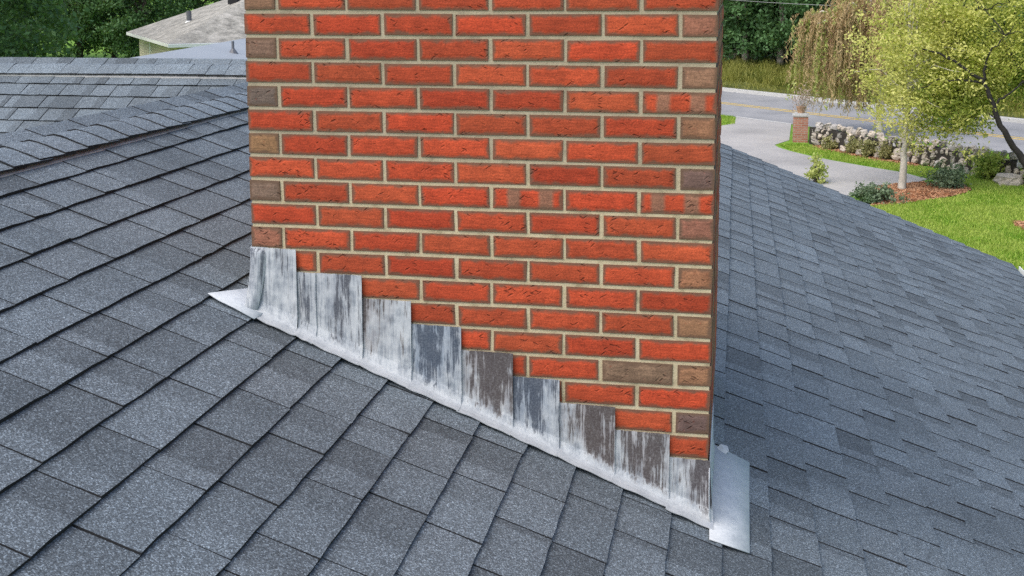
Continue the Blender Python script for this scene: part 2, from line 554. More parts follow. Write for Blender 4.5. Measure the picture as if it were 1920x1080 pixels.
def in_poly(P, poly):
    x, y = P[:, 0], P[:, 1]
    c = np.zeros(len(P), bool)
    n = len(poly)
    for i in range(n):
        x1, y1 = poly[i]
        x2, y2 = poly[(i + 1) % n]
        k = ((y1 > y) != (y2 > y)) & (x < (x2 - x1) * (y - y1) / (y2 - y1 + 1e-12) + x1)
        c ^= k
    return c


# mulch chips
C = rng.uniform((4.3, 23.5), (7.2, 27.2), (9000, 2))
C = C[in_poly(C, ring)]
C = np.vstack([C, rng.uniform((7.1, 21.45), (8, 22.45), (700, 2)), np.c_[np.linspace(3.9, 6.2, 1500), 33.1 - 1.42 * (np.linspace(3.9, 6.2, 1500) - 3.85)] + rng.normal(0, .2, (1500, 2))])
C = np.c_[C, np.full(len(C), GZ + .03)]
o = add('mulch_chips', quads_mesh('mulch_chips', leaf_quads(C, .09, .035, rng, 0, .75), M['chips']), kind='stuff', label='loose reddish bark chips on the mulch beds', category='mulch')

# lawn blades
lawn_poly = [(3.4, 8), (24, 8), (24, 18), (12, 25.4), (8.6, 26.6), (7.6, 27.8), (6.3, 29.5), (5.9, 29.85), (4.76, 31.2), (3.8, 32.8), (3.5, 33.6), (2.7, 33.3), (3.05, 32.1), (4.15, 30.42), (5.17, 29.27), (5.8, 28.66), (6.35, 27.6), (7.05, 26.8), (7.15, 26.1), (6.4, 25), (5.3, 24.1), (4.5, 23.6), (3.8, 23.5)]
C = np.vstack([rng.uniform((2.6, 15), (10.5, 33.6), (150000, 2)), rng.uniform((3.4, 8), (24, 27), (190000, 2))])
edge = np.clip((C[:, 0] - 10.0) / 14, 0, 1) + np.clip((14.5 - C[:, 1]) / 6.5, 0, 1)
C = C[rng.random(len(C)) > edge]
C = C[in_poly(C, lawn_poly)]
C = C[np.hypot(C[:, 0] - 7.55, C[:, 1] - 21.95) > .5]
C2 = rng.uniform((-1.5, 37.6), (1.5, 42), (6000, 2))
C2 = C2[(C2[:, 0] < 1.4) & (C2.sum(1) < 41.9) & (C2[:, 1] > 36.9 + C2[:, 0])]
C = np.vstack([C, C2])


def blades(C, h, w, r, z=None):
    n = len(C)
    b = np.c_[C, np.full(n, GZ) if z is None else z]
    a = r.uniform(0, 6.283, n)
    s = np.c_[np.cos(a), np.sin(a), np.zeros(n)] * (w * .5)
    hh = h * r.uniform(.5, 1.3, (n, 1))
    tip = b + np.c_[r.normal(0, .35, (n, 2)), np.ones(n)] * hh
    return np.stack([b - s, b + s, tip + s * .3, tip - s * .3], 1)


add('lawn_grass', quads_mesh('lawn_grass', blades(C, .06, .03, rng), M['grass']), kind='stuff', label='short bright green lawn grass beside the driveway', category='grass')
# verge weeds
t = rng.uniform(-48, -6, 42000)
c = rng.uniform(52.2, 59.5, 42000)
keep = (c > 53.6) | (rng.random(42000) < .25)
t, c = t[keep], c[keep]
P = RN[None] * (c / 1.41421)[:, None] + RD[None] * t[:, None]
z = GZ + np.interp(c, [q[0] for q in prof], [q[1] for q in prof])
hh = np.where(c[:, None] > 54.2, .30, .08) * (1.0 + .6 * np.sin(t * 1.7 + c)[:, None] ** 2)
add('verge_weeds', quads_mesh('verge_weeds', blades(P, hh, .05, rng, z), M['weed']), kind='stuff', label='tall yellow-green weeds on the bank beyond the road', category='weeds')

# ------------------------------------------------------------------ the house
house = empty('house', (1.0, 2.0, GZ), 'house in the foreground under charcoal shingle roofs with a red brick chimney', 'house')
HI = Matrix.Translation((-1.0, -2.0, -GZ))


def part(name, me, **kw):
    return add(name, me, house, HI, **kw)


S_A, Z_A = .4009, -.2007                    # main slope: z = Z_A - S_A x
cA = math.hypot(1, S_A)
XR, YN, YF, XE = -1.0, -4.6, 7.4, 3.70       # ridge, near end, far rake, eave
zA = lambda x: Z_A - S_A * x
ZR = zA(XR)
DECK = -.008
YW, ZW, S_B = 4.8, .128, .60                # wing ridge and pitch
cB = math.hypot(1, S_B)
zB = lambda y: ZW - S_B * (YW - y)
YWE, XWL = 1.7, -9.5

th = .05
V, F = join([
    ([(XR, YN, ZR + DECK), (XE, YN, zA(XE) + DECK), (XE, YF, zA(XE) + DECK), (XR, YF, ZR + DECK),
      (XR, YN, ZR + DECK - th), (XE, YN, zA(XE) + DECK - th), (XE, YF, zA(XE) + DECK - th), (XR, YF, ZR + DECK - th)],
     [(0, 1, 2, 3), (7, 6, 5, 4), (0, 4, 5, 1), (1, 5, 6, 2), (2, 6, 7, 3)]),
    ([(XR, YN, ZR + DECK), (XR, YF, ZR + DECK), (-5.6, YF, ZR - 4.6 * S_A), (-5.6, YN, ZR - 4.6 * S_A)], [(0, 1, 2, 3)]),
])
main_roof = part('main_roof', mesh('main_roof', V, F, M['dark']), label='main roof slope falling to the right of the chimney')
V, F = join([
    ([(XWL, YW, ZW + DECK), (XR - .2, YW, ZW + DECK), (XR - .2, YWE, zB(YWE) + DECK), (XWL, YWE, zB(YWE) + DECK)], [(0, 3, 2, 1)]),
    ([(XWL, YW, ZW + DECK), (XR - .2, YW, ZW + DECK), (XR - .2, 7.9, ZW - 3.1 * S_B), (XWL, 7.9, ZW - 3.1 * S_B)], [(0, 1, 2, 3)]),
])
wing_roof = part('wing_roof', mesh('wing_roof', V, F, M['dark']), label='lower wing roof slope facing the viewer beyond the ridge')

# shingle tabs: shared meshes
EXPO, LAP = .13355 * cA, .055
LT = EXPO + LAP
WID = [.155, .20, .24, .275, .315]


def tab_mesh(w, seed, mat):
    r = random.Random(seed)
    nx, ny = 3, 4
    top = []
    ph, am = r.uniform(0, 6), r.uniform(.0006, .0022)
    for i in range(nx + 1):
        s = -LT + LT * i / nx               # 0 at butt edge
        for j in range(ny + 1):
            yy = (-w / 2 + .0017) + (w - .0034) * j / ny
            hz = .0008 + .0135 * (i / nx)
            xo = 0
            if i == nx:
                hz += am * math.sin(ph + j * 1.5) + r.uniform(-.0005, .0005)
                xo = r.uniform(-.0016, .0016)
            top.append((s + xo, yy, hz))
    n = len(top)
    V = list(top)
    F = []
    for i in range(nx):
        for j in range(ny):
            a = i * (ny + 1) + j
            F.append((a, a + ny + 1, a + ny + 2, a + 1))
    bot = len(V)
    for j in range(ny + 1):                 # butt underside
        x, y, z = top[nx * (ny + 1) + j]
        V.append((x, y, -.003))
    for j in range(ny):
        a = nx * (ny + 1) + j
        F.append((a, bot + j, bot + j + 1, a + 1))
    V += [(-LT, top[0][1], -.003), (-LT, top[ny][1], -.003)]
    F.append(tuple([i * (ny + 1) for i in range(nx + 1)] + [bot, bot + ny + 1][::1]))
    F.append(tuple([i * (ny + 1) + ny for i in range(nx, -1, -1)] + [bot + ny + 2, bot + ny]))
    me = mesh('shingle', V, F, mat)
    me.materials.append(M['asphalt_edge'])
    me.polygons.foreach_set('material_index', [0] * (nx * ny) + [1] * (len(F) - nx * ny))
    set_uv(me, [((v[1] + w / 2) / w, (v[0] + LT) / LT) for v in V])
    return me, np.array(V), F


TABS = {(wi, k): tab_mesh(w, 10 * wi + k, M['shingle']) for wi, w in enumerate(WID) for k in range(4)}


def tab_matrix(o, down, lat, nrm, tw, lift):
    X, Y, Z = np.array(down), np.array(lat), np.array(nrm)
    c, s = math.cos(tw), math.sin(tw)
    X2, Y2 = c * X + s * Y, -s * X + c * Y
    p = np.array(o) + Z * lift
    mm = np.eye(4)
    mm[:3, 0], mm[:3, 1], mm[:3, 2], mm[:3, 3] = X2, Y2, Z, p
    return mm


cand = []                                   # (area, roof, key, matrix)


def lay(roof, org, down, lat, nrm, k0, k1, e, l0, l1, keep):
    for k in range(k0, k1 + 1):
        r = random.Random(1000 * k + (7 if roof is main_roof else 3))
        l = l0 - r.uniform(0, .3)
        wob = r.uniform(0, 6)
        while l < l1:
            wi = r.choices(range(5), (1, 2, 3.4, 2.6, 1.6))[0]
            w0 = w = WID[wi]
            if l + w > l1:
                w = l1 - l
            lc = l + w / 2
            l += w + 1e-6
            p = np.array(org) + np.array(down) * (e * k + .0022 * math.sin(lc * 2.1 + wob) + r.uniform(-.0010, .0010)) + np.array(lat) * lc
            if not keep(p):
                continue
            mm = tab_matrix(p, down, lat, nrm, r.uniform(-.006, .006), r.choice((0, .0004, .0008, .0012)) + r.uniform(0, .0005))
            ro = r.uniform(.002, .006) if p[1] < .1 else r.uniform(.006, .013) * (1 if roof is main_roof else -1.2)
            mm[:3, 1], mm[:3, 2] = mm[:3, 1] * math.cos(ro) - mm[:3, 2] * math.sin(ro), mm[:3, 2] * math.cos(ro) + mm[:3, 1] * math.sin(ro)
            mm[:3, 1] *= w / w0
            corners = np.array([p, p - np.array(down) * EXPO, p + np.array(lat) * w / 2, p - np.array(lat) * w / 2,
                                p - np.array(down) * EXPO + np.array(lat) * w / 2, p - np.array(down) * EXPO - np.array(lat) * w / 2])
            q = project(corners)
            q4 = q[[2, 3, 5, 4]]
            if np.isnan(q).any() or q[:, 0].max() < -60 or q[:, 0].min() > 1980 or q[:, 1].min() > 1130 or q[:, 1].max() < -20:
                area = 0
            else:
                xs, ys = np.clip(q4[:, 0], 0, 1920), np.clip(q4[:, 1], 0, 1080)
                area = abs(np.dot(xs, np.roll(ys, 1)) - np.dot(ys, np.roll(xs, 1))) / 2
                cx, cy = q[:, 0].mean(), q[:, 1].mean()
                if 475 < cx < 1335 and cy < 570 + .48 * (cx - 470):
                    area *= .02                 # behind the chimney
            cand.append((area, roof, (wi, r.randrange(4)), mm))


dA, nA = (1 / cA, 0, -S_A / cA), (S_A / cA, 0, 1 / cA)
x0 = .0097
lay(main_roof, (x0, 0, zA(x0)), dA, (0, 1, 0), nA, -7, 28, EXPO, -2.6, YF + .02,
    lambda p: p[1] < YF + .06 and not (.12 < p[0] < 1.28 and .12 < p[1] < 1.1))
dB, nB = (0, -1 / cB, -S_B / cB), (0, -S_B / cB, 1 / cB)
ks = 1.03 * EXPO / LT
lay(wing_roof, (0, YW - .52 * .1438 / cB, ZW - S_B * .52 * .1438 / cB), dB, (1, 0, 0), nB, 0, 19, .1455, -7.0, XR - .05,
    lambda p: p[2] > zA(XR) - S_A * (XR - p[0]) - .12)
cand.sort(key=lambda q: -q[0])
for a, roof, key, mm in cand[:290]:
    o = add('shingle', TABS[key][0], roof)
    o.matrix_local = Matrix(mm.tolist())
for roof in (main_roof, wing_roof):
    Vs, Fs, Us, n = [], [], [], 0
    for a, rf, key, mm in cand[290:]:
        if rf is not roof:
            continue
        V0, F0 = TABS[key][1], TABS[key][2]
        Vs.append(V0 @ mm[:3, :3].T + mm[:3, 3])
        w = WID[key[0]]
        Us.append(np.c_[(V0[:, 1] + w / 2) / w, (V0[:, 0] + LT) / LT])
        Fs += [tuple(i + n for i in q) for q in F0]
        n += len(V0)
    me = mesh('shingles', np.vstack(Vs), Fs, M['shingle_mass'])
    me.materials.append(M['asphalt_edge'])
    me.polygons.foreach_set('material_index', ([0] * 12 + [1] * 6) * (len(Fs) // 18))
    set_uv(me, np.vstack(Us))
    add('shingles', me, roof, kind='stuff')

# ridge vents and caps
def cap_mesh(seed, slopeL, slopeR, half, ln, butt=.015, th=.007):
    r = random.Random(seed)
    a = np.linspace(-1, 1, 9)
    V, F = [], []
    sk = r.uniform(-.002, .002)
    for i, (s, h) in enumerate(((0.0, butt), (ln, .002))):     # butt end at s=0 raised
        for t in a:
            x = t * half
            sl = slopeR if t > 0 else slopeL
            z = -sl * math.sqrt(x * x + .03 ** 2) + sl * .03
            V.append((x, s + (sk * t if i == 0 else 0) + (r.uniform(-.002, .002) if i == 0 else 0), z + h + (r.uniform(-.0015, .0015) if i == 0 else 0)))
    n = len(a)
    for j in range(n - 1):
        F.append((j, j + 1, n + j + 1, n + j))
    for j in range(n):
        x, y, z = V[j]
        V.append((x, y, z - th))
    for j in range(n - 1):
        F.append((j, 2 * n + j, 2 * n + j + 1, j + 1))
    x, y, z = V[n]
    V += [(x, y, z - .007), (V[2 * n - 1][0], V[2 * n - 1][1], V[2 * n - 1][2] - .007)]
    F.append((0, n, 3 * n, 2 * n))
    F.append((n - 1, 3 * n - 1, 3 * n + 1, 2 * n - 1))
    me = mesh('ridge_cap', V, F, M['shingle_cap'])
    me.materials.append(M['asphalt_edge'])
    me.polygons.foreach_set('material_index', [0] * (n - 1) + [1] * (len(F) - n + 1))
    set_uv(me, [((v[0] / half + 1) / 2, v[1] / ln) for v in V])
    return me


def vent(name, x_half, slL, slR, length, thick):
    # prism along local y
    V = []
    for y in (0, length):
        for x, z in ((-x_half, -slL * x_half), (-x_half, -slL * x_half + thick), (0, thick), (x_half, -slR * x_half + thick), (x_half, -slR * x_half), (0, 0)):
            V.append((x, y, z))
    F = [(i, (i + 1) % 6, 6 + (i + 1) % 6, 6 + i) for i in range(6)] + [(5, 4, 3, 2, 1, 0), (6, 7, 8, 9, 10, 11)]
    return V, F


CAPL = .215
V, F = vent('v', .126, S_A, S_A, YF - YN, .008)
V = [(XR + x, YN + y, ZR + .004 + z) for x, y, z in V]
rv = part('ridge_vent', mesh('ridge_vent', V, F, M['vent']))
caps = [cap_mesh(k, S_A, S_A, .130, CAPL, .0095, .0050) for k in range(5)]
y, k = -2.4, 0
while y < YF - .05:
    o = add('ridge_cap', caps[k % 5], rv)
    o.location = (XR + random.uniform(-.003, .003), y, ZR + .0155 + random.uniform(-.001, .0015) + .004 * math.sin(y * 2.3))
    y += .1435
    k += 1
V, F = vent('v', .118, S_B, S_B, 7.6, .017)
Mw = Matrix.Rotation(R(90), 3, 'Z')        # local y -> -x ; local +x -> +y
V = [(XR - .35 - y, YW - x, ZW + .004 + z) for x, y, z in V]
F = [tuple(reversed(f)) for f in F]
rw = part('ridge_vent', mesh('ridge_vent', V, F, M['vent']))
caps = [cap_mesh(20 + k, S_B, S_B, .128, CAPL, .006, .003) for k in range(5)]
x, k = XR - .5, 0
while x > -7.6:
    o = add('ridge_cap', caps[k % 5], rw)
    o.rotation_euler = (0, 0, R(90))
    o.location = (x, YW, ZW + .023 + random.uniform(-.001, .0015) + .005 * math.sin(x * 1.9))
    x -= .1435
    k += 1

# walls, fascia, gutters
V, F = join([box(-5.2, 3.35, -4.3, 7.1, GZ, zA(3.35) - .1), box(-9.2, -5.2, 2.1, 7.5, GZ, zB(2.1) - .08)])
part('wall', mesh('wall', V, F, M['siding']))
V = [(-5.2, 7.1, zA(3.35) - .1), (3.35, 7.1, zA(3.35) - .1), (XR, 7.1, ZR - .1), (-5.2, 7.0, zA(3.35) - .1), (3.35, 7.0, zA(3.35) - .1), (XR, 7.0, ZR - .1)]
part('gable_wall', mesh('gable_wall', V, [(0, 2, 1), (3, 4, 5), (0, 1, 4, 3), (1, 2, 5, 4), (2, 0, 3, 5)], M['siding']))
gp = [(0, 0), (.11, 0), (.125, .02), (.125, .1), (.118, .1), (.115, .03), (.105, .01), (.012, .01), (.012, .1), (0, .1)]
V = [(XE + .004 + a, y, zA(XE) - .135 + b) for y in (YN, YF + .05) for a, b in gp]
n = len(gp)
F = [(i, (i + 1) % n, n + (i + 1) % n, n + i) for i in range(n)] + [tuple(reversed(range(n))), tuple(range(n, 2 * n))]
part('gutter', mesh('gutter', V, F, M['white']), label='white eaves gutter at the lower right edge of the roof')
V, F = join([box(XE - .03, XE - .003, YN, YF - .04, zA(XE) - .24, zA(XE) - .075)])
part('fascia', mesh('fascia', V, F, M['white']))
V = []
for dz in (-.062, -.2):
    V += [(XR, YF - .045, ZR + dz), (XE, YF - .045, zA(XE) + dz), (XR, YF - .015, ZR + dz), (XE, YF - .015, zA(XE) + dz)]
part('rake_board', mesh('rake_board', V, [(0, 1, 5, 4), (3, 2, 6, 7), (2, 3, 1, 0), (4, 5, 7, 6), (1, 3, 7, 5)], M['white']))

# ------------------------------------------------------------------ chimney
BM, CH, BL, BH = .2032, .06773, .1947, .0586
BHALF = .0926
CW, CD = 6 * BM + BHALF, 6 * BM - .0085
ZTOP, ZBOT = 15 * CH, -1.1
rec = .0038
V, F = box(rec, CW - rec, rec, CD - rec, ZBOT, ZTOP)
chim = part('chimney', mesh('chimney', V, F, M['mortar']), label='tall red brick chimney with cream mortar joints')


def brick_mesh(lx, ly, lz, seed, mat):
    r = random.Random(seed)
    V, rim = [], []
    hx, hy, hz = lx / 2, ly / 2, lz / 2
    j = lambda a: r.uniform(-a, a)
    cor = {}
    for sx in (-1, 1):
        for sy in (-1, 1):
            for sz in (-1, 1):
                cor[(sx, sy, sz)] = len(V)
                V.append((sx * (hx - .0010) + j(.0012), sy * (hy - .0014), sz * (hz - .0008) + j(.0011)))
                rim.append(1)
    F = []
    ins = .0165

    def face(c, axis, sgn):
        ids = []
        for q in c:
            v = V[cor[q]]
            p = [q[0] * hx, q[1] * hy, q[2] * hz]
            for a in range(3):
                if a != axis:
                    p[a] = q[a] * ((hx, hy, hz)[a] - ins) + j(.0015)
            p[axis] = sgn * ((hx, hy, hz)[axis] + .0004)
            ids.append(len(V))
            V.append(tuple(p))
            rim.append(0)
        o = [cor[q] for q in c]
        F.append(tuple(ids))
        for a in range(4):
            b = (a + 1) % 4
            F.append((o[a], o[b], ids[b], ids[a]))
    face([(-1, -1, -1), (1, -1, -1), (1, -1, 1), (-1, -1, 1)], 1, -1)
    face([(1, 1, -1), (-1, 1, -1), (-1, 1, 1), (1, 1, 1)], 1, 1)
    face([(1, -1, -1), (1, 1, -1), (1, 1, 1), (1, -1, 1)], 0, 1)
    face([(-1, 1, -1), (-1, -1, -1), (-1, -1, 1), (-1, 1, 1)], 0, -1)
    F.append(tuple(cor[q] for q in [(-1, -1, 1), (1, -1, 1), (1, 1, 1), (-1, 1, 1)]))
    F.append(tuple(cor[q] for q in [(-1, 1, -1), (1, 1, -1), (1, -1, -1), (-1, -1, -1)]))
    me = mesh('brick', V, F, mat)
    at = me.attributes.new('rim', 'FLOAT', 'POINT')
    at.data.foreach_set('value', [float(x) for x in rim])
    return me, V, F, rim


STR = [brick_mesh(BL, BHALF, BH, 40 + k, M['brick']) for k in range(7)]      # stretcher along x
HDR = [brick_mesh(BHALF, BL, BH, 60 + k, M['brick']) for k in range(5)]      # header on the front, stretcher on the side
HLF = [brick_mesh(BHALF, BHALF, BH, 80 + k, M['brick']) for k in range(3)]
BND = [brick_mesh(BL, BHALF, BH, 90 + k, M['brick_band']) for k in range(2)]
BROWN = {'tan': (.27, .145, .075), 'brown': (.205, .125, .082), 'dark': (.135, .093, .075), 'redbrown': (.30, .125, .072)}
SPEC = {(-11, 'l'): 'tan', (-9, 'l'): 'brown', (-7, 'l'): 'dark', (-5, 'l'): 'tan', (-3, 'l'): 'brown', (-1, 'l'): 'redbrown', (-13, 'l'): 'tan',
        (-12, 'r'): 'tan', (-10, 'r'): 'redbrown', (-8, 'r'): 'tan', (-6, 'r'): 'tan', (-4, 'r'): 'dark', (-2, 'r'): 'redbrown', (0, 'r'): 'redbrown',
        (2, 'r'): 'tan', (4, 'r'): 'tan', (6, 'r'): 'dark', (4, 5): 'brown'}
BANDED = {(-7, 6), (-3, 4), (-3, 6)}
mass = []


def put_brick(kind, x, y, z, colr, banded=False, single=True):
    lst = BND if banded else kind
    me, V0, F0, rm = random.choice(lst)
    j = random.uniform
    if single:
        o = add('brick', me, chim)
        o.location = (x + j(-.0012, .0012), y + j(-.0012, .0006), z + j(-.0009, .0009))
        o.rotation_euler = (j(-.004, .004), j(-.006, .006), j(-.003, .003))
        o.color = (*colr, 1)
    else:
        mass.append(([(a + x, b + y, c + z) for a, b, c in V0], F0, rm))


def red():
    b = random.uniform(.80, 1.16)
    g = random.uniform(.85, 1.25)
    return (.405 * b, .060 * b * g, .022 * b * g)


lead_top = [(.1392, 0), (.334, -1), (.478, -2), (.623, -3), (.7678, -4), (.902, -5), (1.057, -6), (1.206, -7), (1.33, -8)]


def covered(xa, xb, ztop):
    for xe, k in lead_top:
        if xb <= xe + .002:
            return ztop <= k * CH + .002
    return False


for r in range(-14, 9):                     # course r lies between joints r and r+1 (downwards)
    zc = -(r + .5) * CH
    even = r % 2 == 0
    y0 = BHALF / 2
    xs = []
    if even:
        xs = [(i * BM, i * BM + BL, STR, i) for i in range(6)] + [(6 * BM, 6 * BM + BHALF, HDR, 'r')]
    else:
        xs = [(0, BHALF, HDR, 'l')] + [(BHALF + .0085 + i * BM, BHALF + .0085 + i * BM + BL, STR, i + 1) for i in range(6)]
    for xa, xb, kd, tag in xs:
        if covered(xa, xb, zc + CH / 2):
            continue
        sp = SPEC.get((r, tag))
        if sp is None and tag in ('l', 'r'):
            sp = 'redbrown'
        c_ = tuple(v * random.uniform(.9, 1.1) for v in BROWN[sp]) if sp else red()
        ln = BL / 2 if kd is HDR else y0
        put_brick(kd, (xa + xb) / 2, ln, zc, c_, (r, tag) in BANDED)
    # right side face, behind the corner bricks
    yy = BL + .0085 if even else BHALF + .0085
    while yy < CD - .05:
        ye = min(yy + BL, CD)
        if zc + CH / 2 > zA(CW):
            if ye - yy > BL - .01:
                put_brick(HDR, CW - BHALF / 2, (yy + ye) / 2, zc, random.choice((red(), BROWN['tan'], BROWN['redbrown'])), single=yy < .75)
            else:
                put_brick(HLF, CW - BHALF / 2, ye - BHALF / 2, zc, BROWN['redbrown'], single=False)
        yy += BM
    if zc + CH / 2 > 0:                     # left and back faces
        yy = BHALF + .0085 if even else BL + .0085
        while yy < CD - .05:
            ye = min(yy + BL, CD)
            if ye - yy > BL - .01:
                put_brick(HDR, BHALF / 2, (yy + ye) / 2, zc, red(), single=False)
            else:
                put_brick(HLF, BHALF / 2, ye - BHALF / 2, zc, red(), single=False)
            yy += BM
        for i in range(6):
            put_brick(STR, i * BM + .1 + (0.1 if even else 0.0), CD - BHALF / 2 + .0007, zc, red(), single=False)
V, F, rm = [], [], []
for v, f, q in mass:
    n = len(V)
    V += v
    F += [tuple(i + n for i in t) for t in f]
    rm += q
me = mesh('rear_brickwork', V, F, M['brick'])
at = me.attributes.new('rim', 'FLOAT', 'POINT')
at.data.foreach_set('value', [float(x) for x in rm])
o = add('rear_brickwork', me, chim, kind='stuff')
o.color = (.44, .095, .04, 1)

# ------------------------------------------------------------------ lead flashing
flash = bpy.data.objects.new('flashing', None)
col.objects.link(flash)
flash.parent = house
flash.matrix_parent_inverse = HI
flash['label'] = 'stepped lead flashing where the chimney meets the roof'
LIFT = .0195


def lead_sheet(xa, xb, ztop, colr, seed, xa_bot=None, yo=0.0, fl=.056, xb_bot=None):
    r = random.Random(seed)
    nu, nv = 14, 16
    xab = xa if xa_bot is None else xa_bot
    xbb = xb if xb_bot is None else xb_bot
    V, uv = [], []
    ph = r.uniform(0, 6)
    rows = [('w', t) for t in np.linspace(1, 0, nv)] + [('f', t) for t in (.15, .45, .75, 1.0)]
    for kd, t in rows:
        for i in range(nu + 1):
            u = i / nu
            if kd == 'w':
                w = (1 - t) ** 1.4
                x = (xa + (xab - xa) * w) * (1 - u) + (xb + (xbb - xb) * w) * u
                zb = zA(x) + LIFT + .012
                z = zb + (ztop - zb) * t
                edge = 1 - t
                y = -.0030 - .0065 * u - .0015 * math.sin(math.pi * t) * (.6 + .4 * math.sin(5 * u + ph)) + yo
                y += .0010 * math.sin(9 * u + 4 * t + ph) * math.sin(math.pi * t)
                y = min(y, -.0028 + yo)
                y -= .008 * max(0, .12 - t) / .12
                z += r.uniform(-.0008, .0008) if t == 1 else 0
                uv.append((u, .16 + .84 * t))
            else:
                x = xab * (1 - u) + xbb * u
                y = -.016 - (fl - .016) * t + yo + .0015 * math.sin(7 * u + ph) * t
                z = zA(x) + LIFT + (.006 if t < .3 else .0025) * (1 - t * .5) + .0025 * math.sin(11 * u + ph) * t * .6
                uv.append((u, .16 * (1 - t)))
            V.append((x, y, z))
    F = []
    w = nu + 1
    for a in range(len(rows) - 1):
        for i in range(nu):
            p = a * w + i
            F.append((p, p + w, p + w + 1, p + 1))
    me = mesh('lead_sheet', V, F, M['lead'])
    set_uv(me, uv)
    o = add('lead_sheet', me, flash)
    o.color = (*colr, 1)
    md = o.modifiers.new('thickness', 'SOLIDIFY')
    md.thickness = .0024
    md.offset = 1.0
    return o


J = lambda k: -k * CH + .003
lead_sheet(.042, .1385, J(0), (.10, .3, .5), 1, .012, -.0016)
lead_sheet(.130, .195, J(1), (.18, .2, .5), 2, .138, .0008)
lead_sheet(.189, .3325, J(1), (.42, .35, .45), 3, None, -.0004)
lead_sheet(.327, .4755, J(2), (.62, .9, .06), 4)
lead_sheet(.470, .6205, J(3), (1.0, .05, .36), 5)
lead_sheet(.615, .7680, J(4), (1.0, .85, .58), 6)
lead_sheet(.762, .8990, J(5), (1.0, .15, .42), 7)
lead_sheet(.893, 1.0545, J(6), (.98, .9, .70), 8)
lead_sheet(1.049, 1.2045, J(7), (.92, .85, .60), 9)
lead_sheet(1.199, 1.3150, J(8), (.85, .75, .85), 10, None, 0, .066, 1.326)


def flat_lead(name, poly, lift, colr, thick=.0026, folds=None):
    V = [(x, y, zA(x) + lift + dz) for x, y, dz in poly]
    n = len(V)
    c = np.mean(V, axis=0)
    F = [(i, (i + 1) % n, n) for i in range(n)]
    V.append(tuple(c + np.array([0, 0, .0025])))
    me = mesh('lead_sheet', V, F, M['lead_plain'], True)
    set_uv(me, [(v[0], v[1]) for v in V])
    o = add('lead_sheet', me, flash)
    o.color = (*colr, 1)
    md = o.modifiers.new('thickness', 'SOLIDIFY')
    md.thickness = thick
    md.offset = 1.0
    return o


# corner sheet wrapped round the left arris
V, uv = [], []
nv = 12
for t in np.linspace(1, 0, nv):
    w = (1 - t) ** 2
    zb = zA(0) + LIFT + .004
    z = zb + (J(0) - zb) * t
    for x, y, u in ((-.006 - .016 * w, .09, 0), (-.006 - .018 * w, .004, .35), (-.001 - .018 * w, -.009 - .018 * w, .5), (.046 - .026 * w, -.010 - .012 * w, 1)):
        V.append((x, y if t < 1 or y > -.005 else .0015, z))
        uv.append((u, .16 + .84 * t))
F = [(a * 4 + i, a * 4 + i + 4, a * 4 + i + 5, a * 4 + i + 1) for a in range(nv - 1) for i in range(3)]
me = mesh('lead_sheet', V, F, M['lead'], True)
set_uv(me, uv)
o = add('lead_sheet', me, flash)
o.color = (.35, .2, .5, 1)
md = o.modifiers.new('thickness', 'SOLIDIFY')
md.thickness = .0024
flat_lead('l', [(-.125, -.035, -.002), (-.085, -.052, 0), (-.04, -.056, .001), (.03, -.070, .002), (.04, .01, .010), (-.004, .03, .010), (-.004, .16, .006), (-.06, .12, .002)], LIFT, (0, 0, 0))
# right apron running up beside the chimney
flat_lead('r', [(1.318, -.125, .003), (1.424, -.092, -.001), (1.4255, .1, .001), (1.427, .3, 0), (1.430, .52, -.004), (1.312, .52, .004), (1.313, .2, .006)], LIFT - .0025, (0, 0, 0))
V = []
for yv in np.linspace(-.035, .52, 12):
    zb = zA(CW) + LIFT
    h = .15 + .012 * math.sin(yv * 9)
    V += [(CW + .012, yv, zb - .01), (CW + .005, yv, zb + .02), (CW + .0035, yv, zb + h * .6), (CW + .0030, yv, zb + h)]
F = [(a * 4 + i, a * 4 + 4 + i, a * 4 + 5 + i, a * 4 + 1 + i) for a in range(11) for i in range(3)]
me = mesh('lead_upstand', V, F, M['lead_plain'], True)
set_uv(me, [(0, 0)] * len(V))
o = add('lead_upstand', me, flash)
md = o.modifiers.new('thickness', 'SOLIDIFY')
md.thickness = .0026
# crumpled ears
for (x, y, dz, s) in ((1.345, .50, .022, .018),):
    V = [(x + s * a, y + s * b, zA(x) + dz + s * c_) for a, b, c_ in ((-1, -.6, 0), (.3, -1, -.5), (1.2, -.2, .1), (.9, .9, .6), (-.3, .8, .9), (-.9, .3, .4), (.2, 0, .5))]
    me = mesh('lead_tab', V, [(0, 1, 6), (1, 2, 6), (2, 3, 6), (3, 4, 6), (4, 5, 6), (5, 0, 6)], M['lead_plain'])
    set_uv(me, [(0, 0)] * 7)
    o = add('lead_tab', me, flash)
    md = o.modifiers.new('thickness', 'SOLIDIFY')
    md.thickness = .002

# ------------------------------------------------------------------ neighbouring buildings
# rotated hip-roofed house
nh = empty('neighbour_house', (-20.6, 44.0, GZ), 'cream-sided neighbour house with a tan hipped shingle roof', 'house')
NI = Matrix.Translation((20.6, -44.0, -GZ))
K0 = np.array([-20.57, 39.53])
ue, um = np.array([-.593, .805]), np.array([.805, .593])
EZ, SP, LN_ = -1.7, 11.9, 20.0
zr = EZ + SP / 2 * .40


def nhp(a, b, z):
    q = K0 + ue * a + um * b
    return (q[0], q[1], z)


